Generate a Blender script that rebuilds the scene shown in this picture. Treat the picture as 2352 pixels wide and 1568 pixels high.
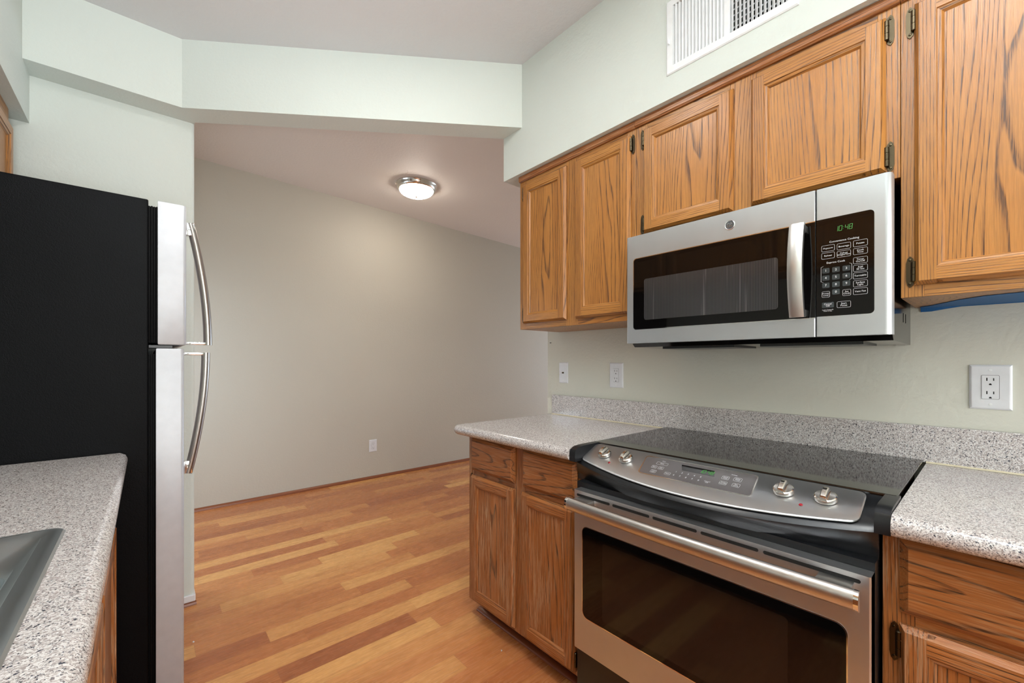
import bpy, bmesh, math, random
from mathutils import Vector, Matrix
random.seed(7)
for o in list(bpy.data.objects): bpy.data.objects.remove(o)
S = bpy.context.scene
C = S.collection
PI = math.pi

# ------------------------------------------------------------------ camera
EYE = 1.21
cam_d = bpy.data.cameras.new('camera'); cam = bpy.data.objects.new('camera', cam_d); C.objects.link(cam)
cam_d.sensor_width = 36.0; cam_d.lens = 966.2 / 2352 * 36.0
cam_d.shift_y = 44.0 / 2352; cam_d.clip_start = 0.02
cam.location = (0, 0, EYE); cam.rotation_euler = (PI / 2, 0, -math.atan(841 / 966.2))
S.camera = cam

# ------------------------------------------------------------------ world, lights, exposure
w = bpy.data.worlds.new('world'); S.world = w; w.use_nodes = True
w.node_tree.nodes['Background'].inputs[0].default_value = (0.75, 0.85, 1.0, 1)
w.node_tree.nodes['Background'].inputs[1].default_value = 1.0
S.view_settings.view_transform = 'Standard'; S.view_settings.look = 'None'
S.view_settings.gamma = 1.0; S.view_settings.use_curve_mapping = False
S.view_settings.exposure = 0.10

def area(name, loc, rot, sx, sy, power, col, spread=180):
    d = bpy.data.lights.new(name, 'AREA'); d.shape = 'RECTANGLE'; d.size = sx; d.size_y = sy
    d.energy = power; d.color = col; d.spread = math.radians(spread)
    o = bpy.data.objects.new(name, d); o.location = loc; o.rotation_euler = rot; C.objects.link(o); return o
# daylight through the window behind the camera, then two added dining room lights
area('window_light_back', (0.55, -2.15, 1.55), (PI / 2, 0, 0), 1.9, 1.5, 47, (1.0, 0.985, 0.94))
area('dining_fill_light', (7.1, 2.9, 1.05), (0, PI / 2 - 0.5, 0), 1.7, 2.0, 82, (0.68, 0.83, 1.0))  # unseen cool daylight, set far off to light the far wall evenly
area('dining_fill_light', (-0.78, 3.5, 1.0), (0, 0.5 - PI / 2, 0), 1.5, 1.0, 30, (0.68, 0.83, 1.0))  # added cool fill before a solid wall, evens out the far wall
# kitchen ceiling lamps, two pairs of small downlights
for ly_ in (-0.10, 0.02, 1.10, 1.22):
    area('ceiling_lamp', (0.42, ly_, 2.69), (0, 0, 0), 0.06, 0.06, 4.2, (1.0, 0.97, 0.92))
# unseen fills added behind the camera, aimed up to brighten the kitchen ceiling
area('ceiling_fill', (0.10, -0.50, 1.25), (PI - 0.20, 0, 0), 0.5, 0.5, 46, (0.86, 0.95, 1.0), 68)
area('ceiling_fill', (0.0, -0.60, 0.98), (PI - 0.80, 0, 0), 0.3, 0.3, 8.0, (0.90, 0.96, 1.0), 62)

# ------------------------------------------------------------------ materials
def srgb(r, g, b):
    f = lambda c: (c / 255 / 12.92) if c / 255 <= 0.04045 else ((c / 255 + 0.055) / 1.055) ** 2.4
    return (f(r), f(g), f(b), 1)

class NT:
    """small node-tree helper"""
    def __init__(s, name):
        s.m = bpy.data.materials.new(name); s.m.use_nodes = True
        s.t = s.m.node_tree; s.n = s.t.nodes; s.b = s.n['Principled BSDF']
    def node(s, typ, **kw):
        n = s.n.new(typ)
        for k, v in kw.items(): setattr(n, k, v)
        return n
    def link(s, a, b): s.t.links.new(a, b)
    def set(s, inp, v):
        if hasattr(v, 'is_output'): s.link(v, inp)
        else: inp.default_value = v
    def math(s, op, a, b=None, c=None, clamp=False):
        n = s.node('ShaderNodeMath', operation=op, use_clamp=clamp); s.set(n.inputs[0], a)
        if b is not None: s.set(n.inputs[1], b)
        if c is not None: s.set(n.inputs[2], c)
        return n.outputs[0]
    def vmath(s, op, a, b):
        n = s.node('ShaderNodeVectorMath', operation=op); s.set(n.inputs[0], a); s.set(n.inputs[1], b)
        return n.outputs[0]
    def coord(s): return s.node('ShaderNodeTexCoord').outputs['Object']
    def noise(s, vec, scale, detail=2.0, rough=0.5, dist=0.0):
        n = s.node('ShaderNodeTexNoise'); s.link(vec, n.inputs['Vector'])
        n.inputs['Scale'].default_value = scale; n.inputs['Detail'].default_value = detail
        n.inputs['Roughness'].default_value = rough; n.inputs['Distortion'].default_value = dist
        return n.outputs['Fac']
    def ramp(s, fac, stops, interp='LINEAR'):
        n = s.node('ShaderNodeValToRGB'); s.link(fac, n.inputs[0]); r = n.color_ramp; r.interpolation = interp
        while len(r.elements) < len(stops): r.elements.new(0.5)
        for e, (p, c) in zip(r.elements, stops):
            e.position = p; e.color = c if len(c) == 4 else (*c, 1)
        return n.outputs[0]
    def mix(s, fac, a, b, blend='MIX'):
        n = s.node('ShaderNodeMix', data_type='RGBA', blend_type=blend)
        s.set(n.inputs[0], fac); s.set(n.inputs[6], a); s.set(n.inputs[7], b); return n.outputs[2]
    def bump(s, h, strength, dist):
        n = s.node('ShaderNodeBump'); s.link(h, n.inputs['Height'])
        n.inputs['Strength'].default_value = strength; n.inputs['Distance'].default_value = dist
        s.link(n.outputs[0], s.b.inputs['Normal'])
    def p(s, **kw):
        names = dict(color='Base Color', rough='Roughness', metal='Metallic', spec='Specular IOR Level', coat='Coat Weight',
                     coatr='Coat Roughness', aniso='Anisotropic', emit='Emission Color', es='Emission Strength', trans='Transmission Weight', ior='IOR')
        for k, v in kw.items(): s.set(s.b.inputs[names[k]], v)
        return s.m

def plain(name, col, rough=0.5, metal=0.0, **kw):
    t = NT(name); c = t.coord()
    n = t.noise(c, 35.0, 3)
    f = t.ramp(n, [(0.3, (0.94, 0.94, 0.94)), (0.7, (1, 1, 1))])
    return t.p(color=t.mix(1.0, col, f, 'MULTIPLY'), rough=rough, metal=metal, **kw)

def wall_paint(name, col, scale=75, strength=0.25):
    t = NT(name); c = t.coord()
    a = t.noise(c, scale, 4, 0.55); b = t.noise(c, 1.3, 2)
    tint = t.ramp(b, [(0.3, (0.97, 0.97, 0.97)), (0.7, (1, 1, 1))])
    t.bump(a, strength, 0.006)
    return t.p(color=t.mix(1.0, col, tint, 'MULTIPLY'), rough=0.55, spec=0.3)

def oak(name, axis, light, mid, dark, worn=0.0, rough=0.34, ringn=24.0, straight=1.0):
    """axis: grain direction, 'y' or 'z'."""
    t = NT(name)
    g = t.node('ShaderNodeNewGeometry').outputs['Random Per Island']
    off = t.node('ShaderNodeCombineXYZ')
    t.link(t.math('MULTIPLY', g, 37.0), off.inputs[0]); t.link(t.math('MULTIPLY', g, 91.0), off.inputs[1]); t.link(t.math('MULTIPLY', g, 53.0), off.inputs[2])
    base = t.vmath('ADD', t.coord(), off.outputs[0])
    k = (1, 1, 0.10) if axis == 'z' else (1, 0.10, 1)
    lowv = t.vmath('MULTIPLY', base, k)
    n = t.noise(lowv, 5.5, 2.5, 0.45, 0.25)
    sep = t.node('ShaderNodeSeparateXYZ'); t.link(base, sep.inputs[0])
    cross = sep.outputs[1] if axis == 'z' else sep.outputs[2]
    g2 = t.math('MULTIPLY', straight, t.math('FRACT', t.math('MULTIPLY', g, 7.31)))       # each board: cathedral figure or straight grain
    ph = t.math('ADD', t.math('MULTIPLY', n, t.math('SUBTRACT', ringn, t.math('MULTIPLY', g2, ringn * 0.55))), t.math('MULTIPLY', cross, t.math('ADD', 25.0, t.math('MULTIPLY', g2, 120.0))))
    fr = t.math('FRACT', ph)
    line = t.ramp(fr, [(0.0, (1, 1, 1)), (0.10, (0.85, 0.85, 0.85)), (0.22, (0.14, 0.14, 0.14)), (0.5, (0, 0, 0)), (0.95, (0.0, 0.0, 0.0)), (1.0, (0.9, 0.9, 0.9))])
    k2 = (1, 1, 0.035) if axis == 'z' else (1, 0.035, 1)
    pores = t.noise(t.vmath('MULTIPLY', base, k2), 420, 2, 0.6)
    por = t.ramp(pores, [(0.44, (0, 0, 0)), (0.60, (1, 1, 1))])
    fine = t.noise(t.vmath('MULTIPLY', base, k2), 130, 2, 0.6)
    d = t.math('MULTIPLY', line, t.math('ADD', 0.60, t.math('MULTIPLY', por, 0.50)), clamp=True)
    tone = t.ramp(t.noise(lowv, 9, 2), [(0.3, (0, 0, 0)), (0.7, (1, 1, 1))])
    tone = t.math('ADD', t.math('MULTIPLY', tone, 0.55), t.math('MULTIPLY', fine, 0.45))
    body = t.mix(tone, mid, light)
    var = t.node('ShaderNodeHueSaturation'); t.link(body, var.inputs['Color']); t.link(t.math('ADD', 0.88, t.math('MULTIPLY', g, 0.24)), var.inputs['Value'])
    col = t.mix(t.math('ADD', t.math('MULTIPLY', d, 0.86), t.math('MULTIPLY', por, 0.20)), var.outputs[0], dark)
    if worn:
        wn = t.noise(t.vmath('MULTIPLY', base, k2), 260, 3, 0.7)
        area_n = t.noise(t.vmath('MULTIPLY', base, (1, 1, 0.6)), 5.0, 3, 0.6)
        m = t.math('MULTIPLY', t.ramp(wn, [(0.49, (0, 0, 0)), (0.58, (1, 1, 1))]), t.ramp(area_n, [(0.32, (0, 0, 0)), (0.60, (1, 1, 1))]))
        col = t.mix(t.math('MULTIPLY', m, worn), col, srgb(196, 168, 138))
    t.bump(t.math('SUBTRACT', 1.0, t.math('ADD', d, t.math('MULTIPLY', por, 0.4))), 0.25, 0.0012)
    return t.p(color=col, rough=rough, spec=0.45, coat=0.12, coatr=0.25)

def granite():
    t = NT('speckled_granite'); c0 = t.coord()
    wob = t.node('ShaderNodeTexNoise'); t.link(c0, wob.inputs['Vector']); wob.inputs['Scale'].default_value = 420; wob.inputs['Detail'].default_value = 2
    sc_ = t.node('ShaderNodeVectorMath', operation='SCALE'); t.link(wob.outputs['Color'], sc_.inputs[0]); sc_.inputs['Scale'].default_value = 0.0030
    c = t.vmath('ADD', c0, sc_.outputs[0])
    def vor(sc):
        n = t.node('ShaderNodeTexVoronoi'); t.link(c, n.inputs['Vector']); n.inputs['Scale'].default_value = sc
        s = t.node('ShaderNodeSeparateColor'); t.link(n.outputs['Color'], s.inputs[0]); return s.outputs[0]
    a = t.ramp(vor(660), [(0.0, srgb(64, 66, 74)), (0.10, srgb(136, 130, 130)), (0.24, srgb(182, 174, 171)), (0.44, srgb(218, 215, 213)), (0.72, srgb(196, 188, 185)), (0.88, srgb(236, 235, 234))], 'CONSTANT')
    b = t.ramp(vor(390), [(0.0, srgb(56, 58, 68)), (0.07, srgb(160, 150, 147)), (0.34, srgb(220, 217, 215)), (0.7, srgb(188, 180, 177))], 'CONSTANT')
    m = t.ramp(t.noise(c, 190, 2), [(0.45, (0, 0, 0)), (0.55, (1, 1, 1))])
    return t.p(color=t.mix(m, a, b), rough=0.16, spec=0.5)

def stainless(name, col, rough, axis='y', aniso=0.0):
    t = NT(name); c = t.coord()
    k = (60, 0.4, 60) if axis == 'y' else (60, 60, 0.4)
    n = t.noise(t.vmath('MULTIPLY', c, k), 30, 2, 0.6)
    rr = t.math('ADD', rough - 0.05, t.math('MULTIPLY', n, 0.10))
    smear = t.noise(c, 7, 3, 0.6)
    cc = t.mix(1.0, col, t.ramp(smear, [(0.3, (0.93, 0.93, 0.93)), (0.7, (1, 1, 1))]), 'MULTIPLY')
    if aniso:
        tv = t.node('ShaderNodeCombineXYZ'); tv.inputs[1 if axis == 'y' else 2].default_value = 1.0
        t.link(tv.outputs[0], t.b.inputs['Tangent'])
    else: t.bump(n, 0.03, 0.0003)
    return t.p(color=cc, rough=rr, metal=0.90 if aniso else 1.0, aniso=aniso)

def floor_mat():
    t = NT('laminate_strip_flooring'); c = t.coord()
    s = t.node('ShaderNodeSeparateXYZ'); t.link(c, s.inputs[0])
    W = 0.0975
    row = t.math('FLOOR', t.math('DIVIDE', s.outputs[1], W))
    wn = t.node('ShaderNodeTexWhiteNoise', noise_dimensions='1D'); t.link(row, wn.inputs['W'])
    L = t.math('ADD', 0.55, t.math('MULTIPLY', wn.outputs['Value'], 0.40))
    xs = t.math('DIVIDE', t.math('ADD', s.outputs[0], t.math('MULTIPLY', wn.outputs['Value'], 7.3)), L)
    col = t.math('FLOOR', xs)
    cv = t.node('ShaderNodeCombineXYZ'); t.link(row, cv.inputs[0]); t.link(col, cv.inputs[1])
    w2 = t.node('ShaderNodeTexWhiteNoise', noise_dimensions='2D'); t.link(cv.outputs[0], w2.inputs['Vector'])
    r = w2.outputs['Value']
    body = t.ramp(r, [(0.0, srgb(168, 100, 59)), (0.22, srgb(184, 114, 66)), (0.55, srgb(197, 128, 75)), (0.8, srgb(208, 143, 84)), (1.0, srgb(224, 166, 100))])
    off = t.node('ShaderNodeCombineXYZ'); t.link(t.math('MULTIPLY', r, 43.0), off.inputs[0]); t.link(t.math('MULTIPLY', r, 17.0), off.inputs[1])
    gv = t.vmath('MULTIPLY', t.vmath('ADD', c, off.outputs[0]), (0.10, 1, 1))
    g1 = t.noise(gv, 34, 3, 0.55, 0.6); g2 = t.noise(gv, 130, 2, 0.6)
    g = t.math('ADD', t.math('MULTIPLY', g1, 0.7), t.math('MULTIPLY', g2, 0.3))
    col_ = t.mix(1.0, body, t.ramp(g, [(0.33, (0.80, 0.74, 0.70)), (0.52, (1, 1, 1)), (0.7, (1.06, 1.05, 1.03))]), 'MULTIPLY')
    strk = t.noise(t.vmath('MULTIPLY', t.vmath('ADD', c, off.outputs[0]), (0.05, 1, 1)), 210, 2, 0.65)
    col_ = t.mix(t.math('MULTIPLY', t.ramp(strk, [(0.56, (0, 0, 0)), (0.72, (1, 1, 1))]), 0.38), col_, srgb(122, 68, 40))
    fx = t.math('FRACT', xs); fy = t.math('FRACT', t.math('DIVIDE', s.outputs[1], W))
    ey = t.math('LESS_THAN', fy, 0.014); ex = t.math('LESS_THAN', t.math('MULTIPLY', fx, L), 0.0014)
    seam = t.math('MAXIMUM', ex, ey)
    col_ = t.mix(t.math('MULTIPLY', seam, 0.30), col_, srgb(110, 62, 40))
    return t.p(color=col_, rough=t.math('ADD', 0.20, t.math('MULTIPLY', g2, 0.14)), spec=0.4)

def leatherette():
    t = NT('textured_black_steel'); c = t.coord()
    n = t.noise(c, 190, 4, 0.6, 1.2); t.bump(n, 0.5, 0.0015)
    return t.p(color=srgb(3, 4, 6), rough=0.42, spec=0.10)

def perforated():
    """microwave window: fine vertical perforation bars behind dark glass"""
    t = NT('perforated_dark_window'); c = t.coord()
    s = t.node('ShaderNodeSeparateXYZ'); t.link(c, s.inputs[0])
    fy = t.math('FRACT', t.math('MULTIPLY', s.outputs[1], 230.0))
    st = t.noise(t.vmath('MULTIPLY', c, (1, 1, 0.02)), 90, 2, 0.7)
    b = t.math('MULTIPLY', t.math('GREATER_THAN', fy, 0.45), 0.6)
    col = t.mix(b, srgb(34, 33, 34), srgb(74, 72, 72))
    col = t.mix(t.ramp(st, [(0.62, (0, 0, 0)), (0.74, (0.5, 0.5, 0.5))]), col, srgb(98, 96, 96))
    return t.p(color=col, rough=0.12, spec=0.5)

M = {}
M['kitchen'] = wall_paint('pale_green_wall_paint', srgb(214, 221, 215))
M['kitchen_warm'] = wall_paint('warm_lit_green_wall_paint', srgb(219, 219, 207))  # kitchen paint with the warm light on the right wall put into its colour
M['dining'] = wall_paint('taupe_wall_paint', srgb(199, 194, 181), 70, 0.18)
M['ceil'] = wall_paint('textured_ceiling_white', srgb(212, 212, 213), 60, 0.35)
M['ceil2'] = wall_paint('textured_dining_ceiling', srgb(228, 220, 213), 60, 0.3)
UL, UM, UD = srgb(182, 126, 62), srgb(154, 97, 40), srgb(80, 50, 30)
LL, LM, LD = srgb(170, 106, 54), srgb(140, 82, 38), srgb(58, 33, 18)  # redder worn base oak; part of its darkness is shade put into the colour
M['oz'] = oak('golden_oak_upright_grain', 'z', UL, UM, UD); M['oy'] = oak('golden_oak_level_grain', 'y', UL, UM, UD)
M['lz'] = oak('shaded_red_oak_upright_grain', 'z', LL, LM, LD, 0.45); M['ly'] = oak('shaded_red_oak_level_grain', 'y', LL, LM, LD, 0.25)
M['ldy'] = oak('shaded_red_oak_figured_drawer', 'y', LL, LM, LD, 0.2, 0.34, 22.0, 0.12)
M['lpz'] = oak('worn_shaded_red_oak_panel', 'z', LL, LM, LD, 0.65)
M['granite'] = granite(); M['floor'] = floor_mat(); M['leather'] = leatherette(); M['perf'] = perforated()
M['steel'] = stainless('brushed_stainless', (0.56, 0.575, 0.595, 1), 0.35, 'y', 0.75)
M['steelv'] = plain('silver_painted_door_side', srgb(190, 193, 198), 0.40, 0.25)
M['handle'] = stainless('satin_handle_steel', (0.64, 0.62, 0.60, 1), 0.33)
M['fhandle'] = stainless('dark_satin_handle', (0.42, 0.40, 0.38, 1), 0.30)
M['sink'] = stainless('dull_sink_steel', (0.46, 0.50, 0.515, 1), 0.42)
M['nickel'] = stainless('satin_nickel', (0.78, 0.75, 0.70, 1), 0.18)
M['chrome'] = plain('bright_chrome', (0.85, 0.85, 0.86, 1), 0.06, 1.0)
M['badge'] = plain('dark_badge_enamel', srgb(92, 96, 100), 0.3, 0.6)
M['brass'] = stainless('antique_brass', (0.085, 0.066, 0.040, 1), 0.30, 'z')
M['blackglass'] = plain('black_glass', srgb(9, 8, 8), 0.04, 0, spec=0.35)
M['cookglass'] = plain('black_ceramic_glass', srgb(16, 16, 16), 0.05, 0, spec=0.75)
M['ovenwin'] = plain('brown_tinted_oven_window', srgb(26, 19, 15), 0.06, 0, spec=0.4)
M['black'] = plain('black_enamel', srgb(20, 22, 25), 0.30)
M['blackgloss'] = plain('glossy_black_paint', srgb(14, 14, 14), 0.10)
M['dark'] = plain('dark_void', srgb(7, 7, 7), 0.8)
M['rubber'] = plain('black_gasket_rubber', srgb(6, 6, 7), 0.6, 0, spec=0.12)
M['grayglass'] = plain('smoked_gray_panel', srgb(88, 84, 84), 0.15, 0, spec=0.4)
M['white'] = plain('white_plastic', srgb(232, 234, 238), 0.35)
M['vent'] = plain('white_enamelled_metal', srgb(240, 243, 245), 0.35)
M['ivory'] = plain('white_print', srgb(225, 228, 232), 0.5)
M['gold'] = plain('light_key_fill', srgb(52, 58, 60), 0.25)
M['red'] = plain('red_indicator_lens', srgb(150, 30, 42), 0.2)
M['tape'] = plain('blue_masking_tape', srgb(20, 92, 150), 0.6)
M['mould'] = plain('red_brown_moulding', srgb(134, 76, 46), 0.3)
M['grout'] = plain('ivory_caulk', srgb(214, 204, 176), 0.6)
t = NT('green_led_digits'); M['led'] = t.p(color=srgb(20, 60, 20), emit=srgb(96, 190, 90), es=0.55)
t = NT('lit_opal_glass'); M['opal'] = t.p(color=(0.9, 0.88, 0.85, 1), rough=0.3, emit=(1.0, 0.90, 0.78, 1), es=36.0)

# ------------------------------------------------------------------ mesh helpers
def box(bm, x0, x1, y0, y1, z0, z1, bev=0.0, mat=0, seg=2):
    vs = [bm.verts.new((x, y, z)) for x in (min(x0, x1), max(x0, x1)) for y in (min(y0, y1), max(y0, y1)) for z in (min(z0, z1), max(z0, z1))]
    fs = [bm.faces.new([vs[i] for i in q]) for q in ((0, 1, 3, 2), (4, 6, 7, 5), (0, 4, 5, 1), (2, 3, 7, 6), (0, 2, 6, 4), (1, 5, 7, 3))]
    for f in fs: f.material_index = mat
    if bev > 0:
        es = {e for f in fs for e in f.edges}
        r = bmesh.ops.bevel(bm, geom=list(es), offset=bev, segments=seg, affect='EDGES', profile=0.5, clamp_overlap=True)
        for f in r['faces']: f.material_index = mat
    return vs

def loft(bm, rings, closed=True, caps=True, mat=0):
    """rings: list of equally long point lists; closed = each ring is a loop"""
    R = [[bm.verts.new(p) for p in r] for r in rings]
    n = len(R[0])
    for a, b in zip(R, R[1:]):
        for i in range(n if closed else n - 1):
            j = (i + 1) % n
            try: bm.faces.new((a[i], a[j], b[j], b[i])).material_index = mat
            except ValueError: pass
    if caps:
        for r in (R[0], R[-1]):
            try: bm.faces.new(r).material_index = mat
            except ValueError: pass
    return R

def prism(bm, pts, axis, a, b, mat=0):
    """polygon (2-D) swept along axis from a to b. axis x: (y,z); y: (x,z); z: (x,y)"""
    f = {'x': lambda p, t: (t, p[0], p[1]), 'y': lambda p, t: (p[0], t, p[1]), 'z': lambda p, t: (p[0], p[1], t)}[axis]
    loft(bm, [[f(p, a) for p in pts], [f(p, b) for p in pts]], mat=mat)

def rrect(a0, a1, b0, b1, r, n=5, which=(1, 1, 1, 1)):
    """rounded rectangle; which = corners (a1b1, a0b1, a0b0, a1b0) rounded"""
    pts = []
    for (ca, cb, s), on, (qa, qb) in zip(((a1 - r, b1 - r, 0), (a0 + r, b1 - r, 1), (a0 + r, b0 + r, 2), (a1 - r, b0 + r, 3)), which, ((a1, b1), (a0, b1), (a0, b0), (a1, b0))):
        for i in range(n + 1):
            th = (s + i / n) * PI / 2
            pts.append((ca + r * math.cos(th), cb + r * math.sin(th)) if on else (qa, qb))
        if not on:
            del pts[-n:]
    return pts

def tube(bm, path, rad, n=10, flat=1.0, up=(0, 0, 1), mat=0):
    """circular (or flattened) section swept along a path; rad number or list"""
    rings = []
    for i, p in enumerate(path):
        p = Vector(p)
        a = Vector(path[max(0, i - 1)]); b = Vector(path[min(len(path) - 1, i + 1)])
        d = (b - a).normalized(); u = Vector(up); s = d.cross(u).normalized(); u = s.cross(d).normalized()
        r = rad[i] if isinstance(rad, (list, tuple)) else rad
        rings.append([p + s * (r * flat * math.cos(2 * PI * k / n)) + u * (r * math.sin(2 * PI * k / n)) for k in range(n)])
    loft(bm, rings, mat=mat)

def lathe(bm, prof, cx, cy, n=40, mat=0, frame=None):
    """prof: (radius, height) list around the z axis, or around frame=(origin, U, V, N)"""
    rings = []
    for r, z in prof:
        ring = []
        for k in range(n):
            c, s_ = r * math.cos(2 * PI * k / n), r * math.sin(2 * PI * k / n)
            if frame: o, U, V, N = frame; ring.append(o + U * c + V * s_ + N * z)
            else: ring.append((cx + c, cy + s_, z))
        rings.append(ring)
    loft(bm, rings, mat=mat)

def obj(name, bm, mats, parent=None, smooth=False, **props):
    """link a bmesh as ONE mesh object; a child's mesh is stored relative to its thing's base"""
    bmesh.ops.recalc_face_normals(bm, faces=bm.faces[:])
    me = bpy.data.meshes.new(name)
    root = parent
    while root is not None and root.parent is not None: root = root.parent
    if root is not None: bmesh.ops.translate(bm, verts=bm.verts[:], vec=-root.location)
    bm.to_mesh(me); bm.free()
    for m in (mats if isinstance(mats, (list, tuple)) else [mats]): me.materials.append(M[m] if isinstance(m, str) else m)
    if smooth:
        me.polygons.foreach_set('use_smooth', [True] * len(me.polygons))
        try: me.set_sharp_from_angle(angle=math.radians(35))
        except Exception: pass
    o = bpy.data.objects.new(name, me); C.objects.link(o)
    if parent is not None: o.parent = parent
    for k, v in props.items(): o[k] = v
    return o

def thing(name, label, cat, loc=(0, 0, 0), group=None):
    o = bpy.data.objects.new(name, None); o.empty_display_size = 0.05; C.objects.link(o)
    o.location = loc; o['label'] = label; o['category'] = cat
    if group: o['group'] = group
    return o
def tag(o, label, cat, group=None):
    o['label'] = label; o['category'] = cat
    if group: o['group'] = group
    return o
def struct(name, bm, mats, parent=None, smooth=False):
    return obj(name, bm, mats, parent, smooth, kind='structure')
def B(): return bmesh.new()

_txt = {}
def text_geo(s, size):
    """lettering outline as (verts, faces) in 2-D, centred"""
    if (s, size) in _txt: return _txt[(s, size)]
    cu = bpy.data.curves.new('lettering', 'FONT'); cu.body = s; cu.size = size; cu.align_x = 'CENTER'; cu.align_y = 'CENTER'; cu.resolution_u = 2
    cu.space_line = 0.85
    o = bpy.data.objects.new('lettering', cu); C.objects.link(o)
    dg = bpy.context.evaluated_depsgraph_get(); e = o.evaluated_get(dg); me = e.to_mesh()
    g = ([(v.co.x, v.co.y) for v in me.vertices], [tuple(p.vertices) for p in me.polygons])
    e.to_mesh_clear(); bpy.data.objects.remove(o); bpy.data.curves.remove(cu)
    _txt[(s, size)] = g; return g
class Plane:
    def __init__(s, o, U, V): s.o = Vector(o); s.U = Vector(U).normalized(); s.V = Vector(V).normalized(); s.N = s.U.cross(s.V)
    def at(s, a, b, h=0.0): return s.o + s.U * a + s.V * b + s.N * h
    def text(s, bm, t, a, b, size, h=0.0006, mat=0, sx=1.0, shear=0.0):
        vs, fs = text_geo(t, size)
        V = [bm.verts.new(s.at(a + x * sx + shear * y, b + y, h)) for x, y in vs]
        for f in fs:
            try: bm.faces.new([V[i] for i in f]).material_index = mat
            except ValueError: pass
    def plate(s, bm, pts, h0, h1, mat=0):
        loft(bm, [[s.at(a, b, h0) for a, b in pts], [s.at(a, b, h1) for a, b in pts]], mat=mat)
    def ring(s, bm, outer, inner, h0, h1, mat=0):
        n = len(outer)
        R = [[bm.verts.new(s.at(a, b, h)) for a, b in q] for q, h in ((outer, h0), (outer, h1), (inner, h1), (inner, h0))]
        for A, Bq in zip(R, R[1:] + R[:1]):
            for i in range(n):
                j = (i + 1) % n
                bm.faces.new((A[i], A[j], Bq[j], Bq[i])).material_index = mat
    def bar(s, bm, a0, b0, a1, b1, wd, h0, h1, mat=0):
        d = Vector((a1 - a0, b1 - b0)); L = d.length or 1; d /= L; q = Vector((-d.y, d.x)) * wd / 2
        s.plate(bm, [(a0 + q.x, b0 + q.y), (a0 - q.x, b0 - q.y), (a1 - q.x, b1 - q.y), (a1 + q.x, b1 + q.y)], h0, h1, mat)
SEG = {'0': 'abcdef', '1': 'bc', '4': 'fgbc', '8': 'abcdefg'}
def digits(pl, bm, s, a, b, wd, ht, gap, h=0.0006, lw=0.0009, mat=0, shear=0.12):
    x = a
    P = lambda px, py: (px + shear * (py - b), py)
    for ch in s:
        if ch == ':':
            for yy in (b + ht * 0.3, b + ht * 0.7):
                q = P(x, yy); pl.bar(bm, q[0] - lw / 2, q[1], q[0] + lw / 2, q[1], lw, 0.0001, h, mat)
            x += gap * 1.4; continue
        c = {'a': ((0, ht), (wd, ht)), 'b': ((wd, ht), (wd, ht / 2)), 'c': ((wd, ht / 2), (wd, 0)), 'd': ((0, 0), (wd, 0)), 'e': ((0, ht / 2), (0, 0)), 'f': ((0, ht), (0, ht / 2)), 'g': ((0, ht / 2), (wd, ht / 2))}
        for k in SEG[ch]:
            (p0, q0), (p1, q1) = c[k]; A = P(x + p0, b + q0); Z = P(x + p1, b + q1)
            pl.bar(bm, A[0], A[1], Z[0], Z[1], lw, 0.0001, h, mat)
        x += wd + gap

# ------------------------------------------------------------------ structure: the two rooms
ZK = 2.707                                # kitchen ceiling
bm = B(); box(bm, -0.95, 7.3, -2.35, 4.35, -0.10, 0.0); struct('floor', bm, 'floor')
bm = B(); prism(bm, [(-0.86, -2.35), (1.90, -2.35), (1.90, 1.66), (1.50, 1.62), (0.155, 2.545), (-0.86, 2.56)], 'z', ZK, ZK + 0.05); struct('ceiling', bm, 'ceil')
bm = B()                                  # dining ceiling, slightly pitched down towards the right
cz = lambda x: 2.790 - 0.030 * (x - 1.88)
prism(bm, [(-0.9, cz(-0.9)), (7.3, cz(7.3)), (7.3, 3.0), (-0.9, 3.0)], 'y', 1.55, 4.35); struct('ceiling_dining', bm, 'ceil2')
bm = B(); box(bm, -0.95, 7.3, 4.21, 4.35, 0, 3.0); struct('wall_far', bm, 'dining')
bm = B(); box(bm, 1.77, 1.90, -2.35, 1.7156, 0, ZK + 0.05); struct('wall_right', bm, 'kitchen_warm')
bm = B(); box(bm, -0.86, -0.71, -2.35, 2.72, 0, ZK); struct('wall_left', bm, 'kitchen')
bm = B()
box(bm, -0.86, -0.4, -2.35, -2.2, 0, ZK); box(bm, 1.5, 1.9, -2.35, -2.2, 0, ZK); box(bm, -0.4, 1.5, -2.35, -2.2, 0, 0.8); box(bm, -0.4, 1.5, -2.35, -2.2, 2.3, ZK)
struct('wall_back', bm, 'kitchen')
bm = B(); box(bm, 7.2, 7.3, 1.55, 4.35, 0, 0.15); box(bm, 7.2, 7.3, 1.55, 1.85, 0.15, 3.0); box(bm, 7.2, 7.3, 3.95, 4.35, 0.15, 3.0); box(bm, 7.2, 7.3, 1.85, 3.95, 1.85, 3.0)
struct('wall_dining_right', bm, 'dining')
bm = B(); box(bm, 1.90, 7.3, 1.55, 1.69, 0, 3.0); struct('wall_dining_near', bm, 'dining')
bm = B(); box(bm, -0.95, -0.86, 2.60, 4.35, 0, 3.0); struct('wall_dining_left', bm, 'dining')
bm = B()                                  # stub wall beside the refrigerator, bullnosed free corner
pts = [(-0.71, 2.62)] + [(0.165 + 0.018 * math.sin(a), 2.638 - 0.018 * math.cos(a)) for a in [i * PI / 12 for i in range(7)]] + [(0.183, 2.75), (-0.71, 2.75)]
prism(bm, pts, 'z', 0, 2.95); struct('wall_stub', bm, 'kitchen', smooth=True)
bm = B()                                  # dropped header: over the refrigerator, then angled across to the right soffit
prism(bm, [(-0.363, 2.487), (0.127, 2.487), (1.436, 1.571), (1.436, 1.7156), (0.183, 2.60), (0.183, 2.625), (-0.363, 2.625)], 'z', 2.388, 2.95)
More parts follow.
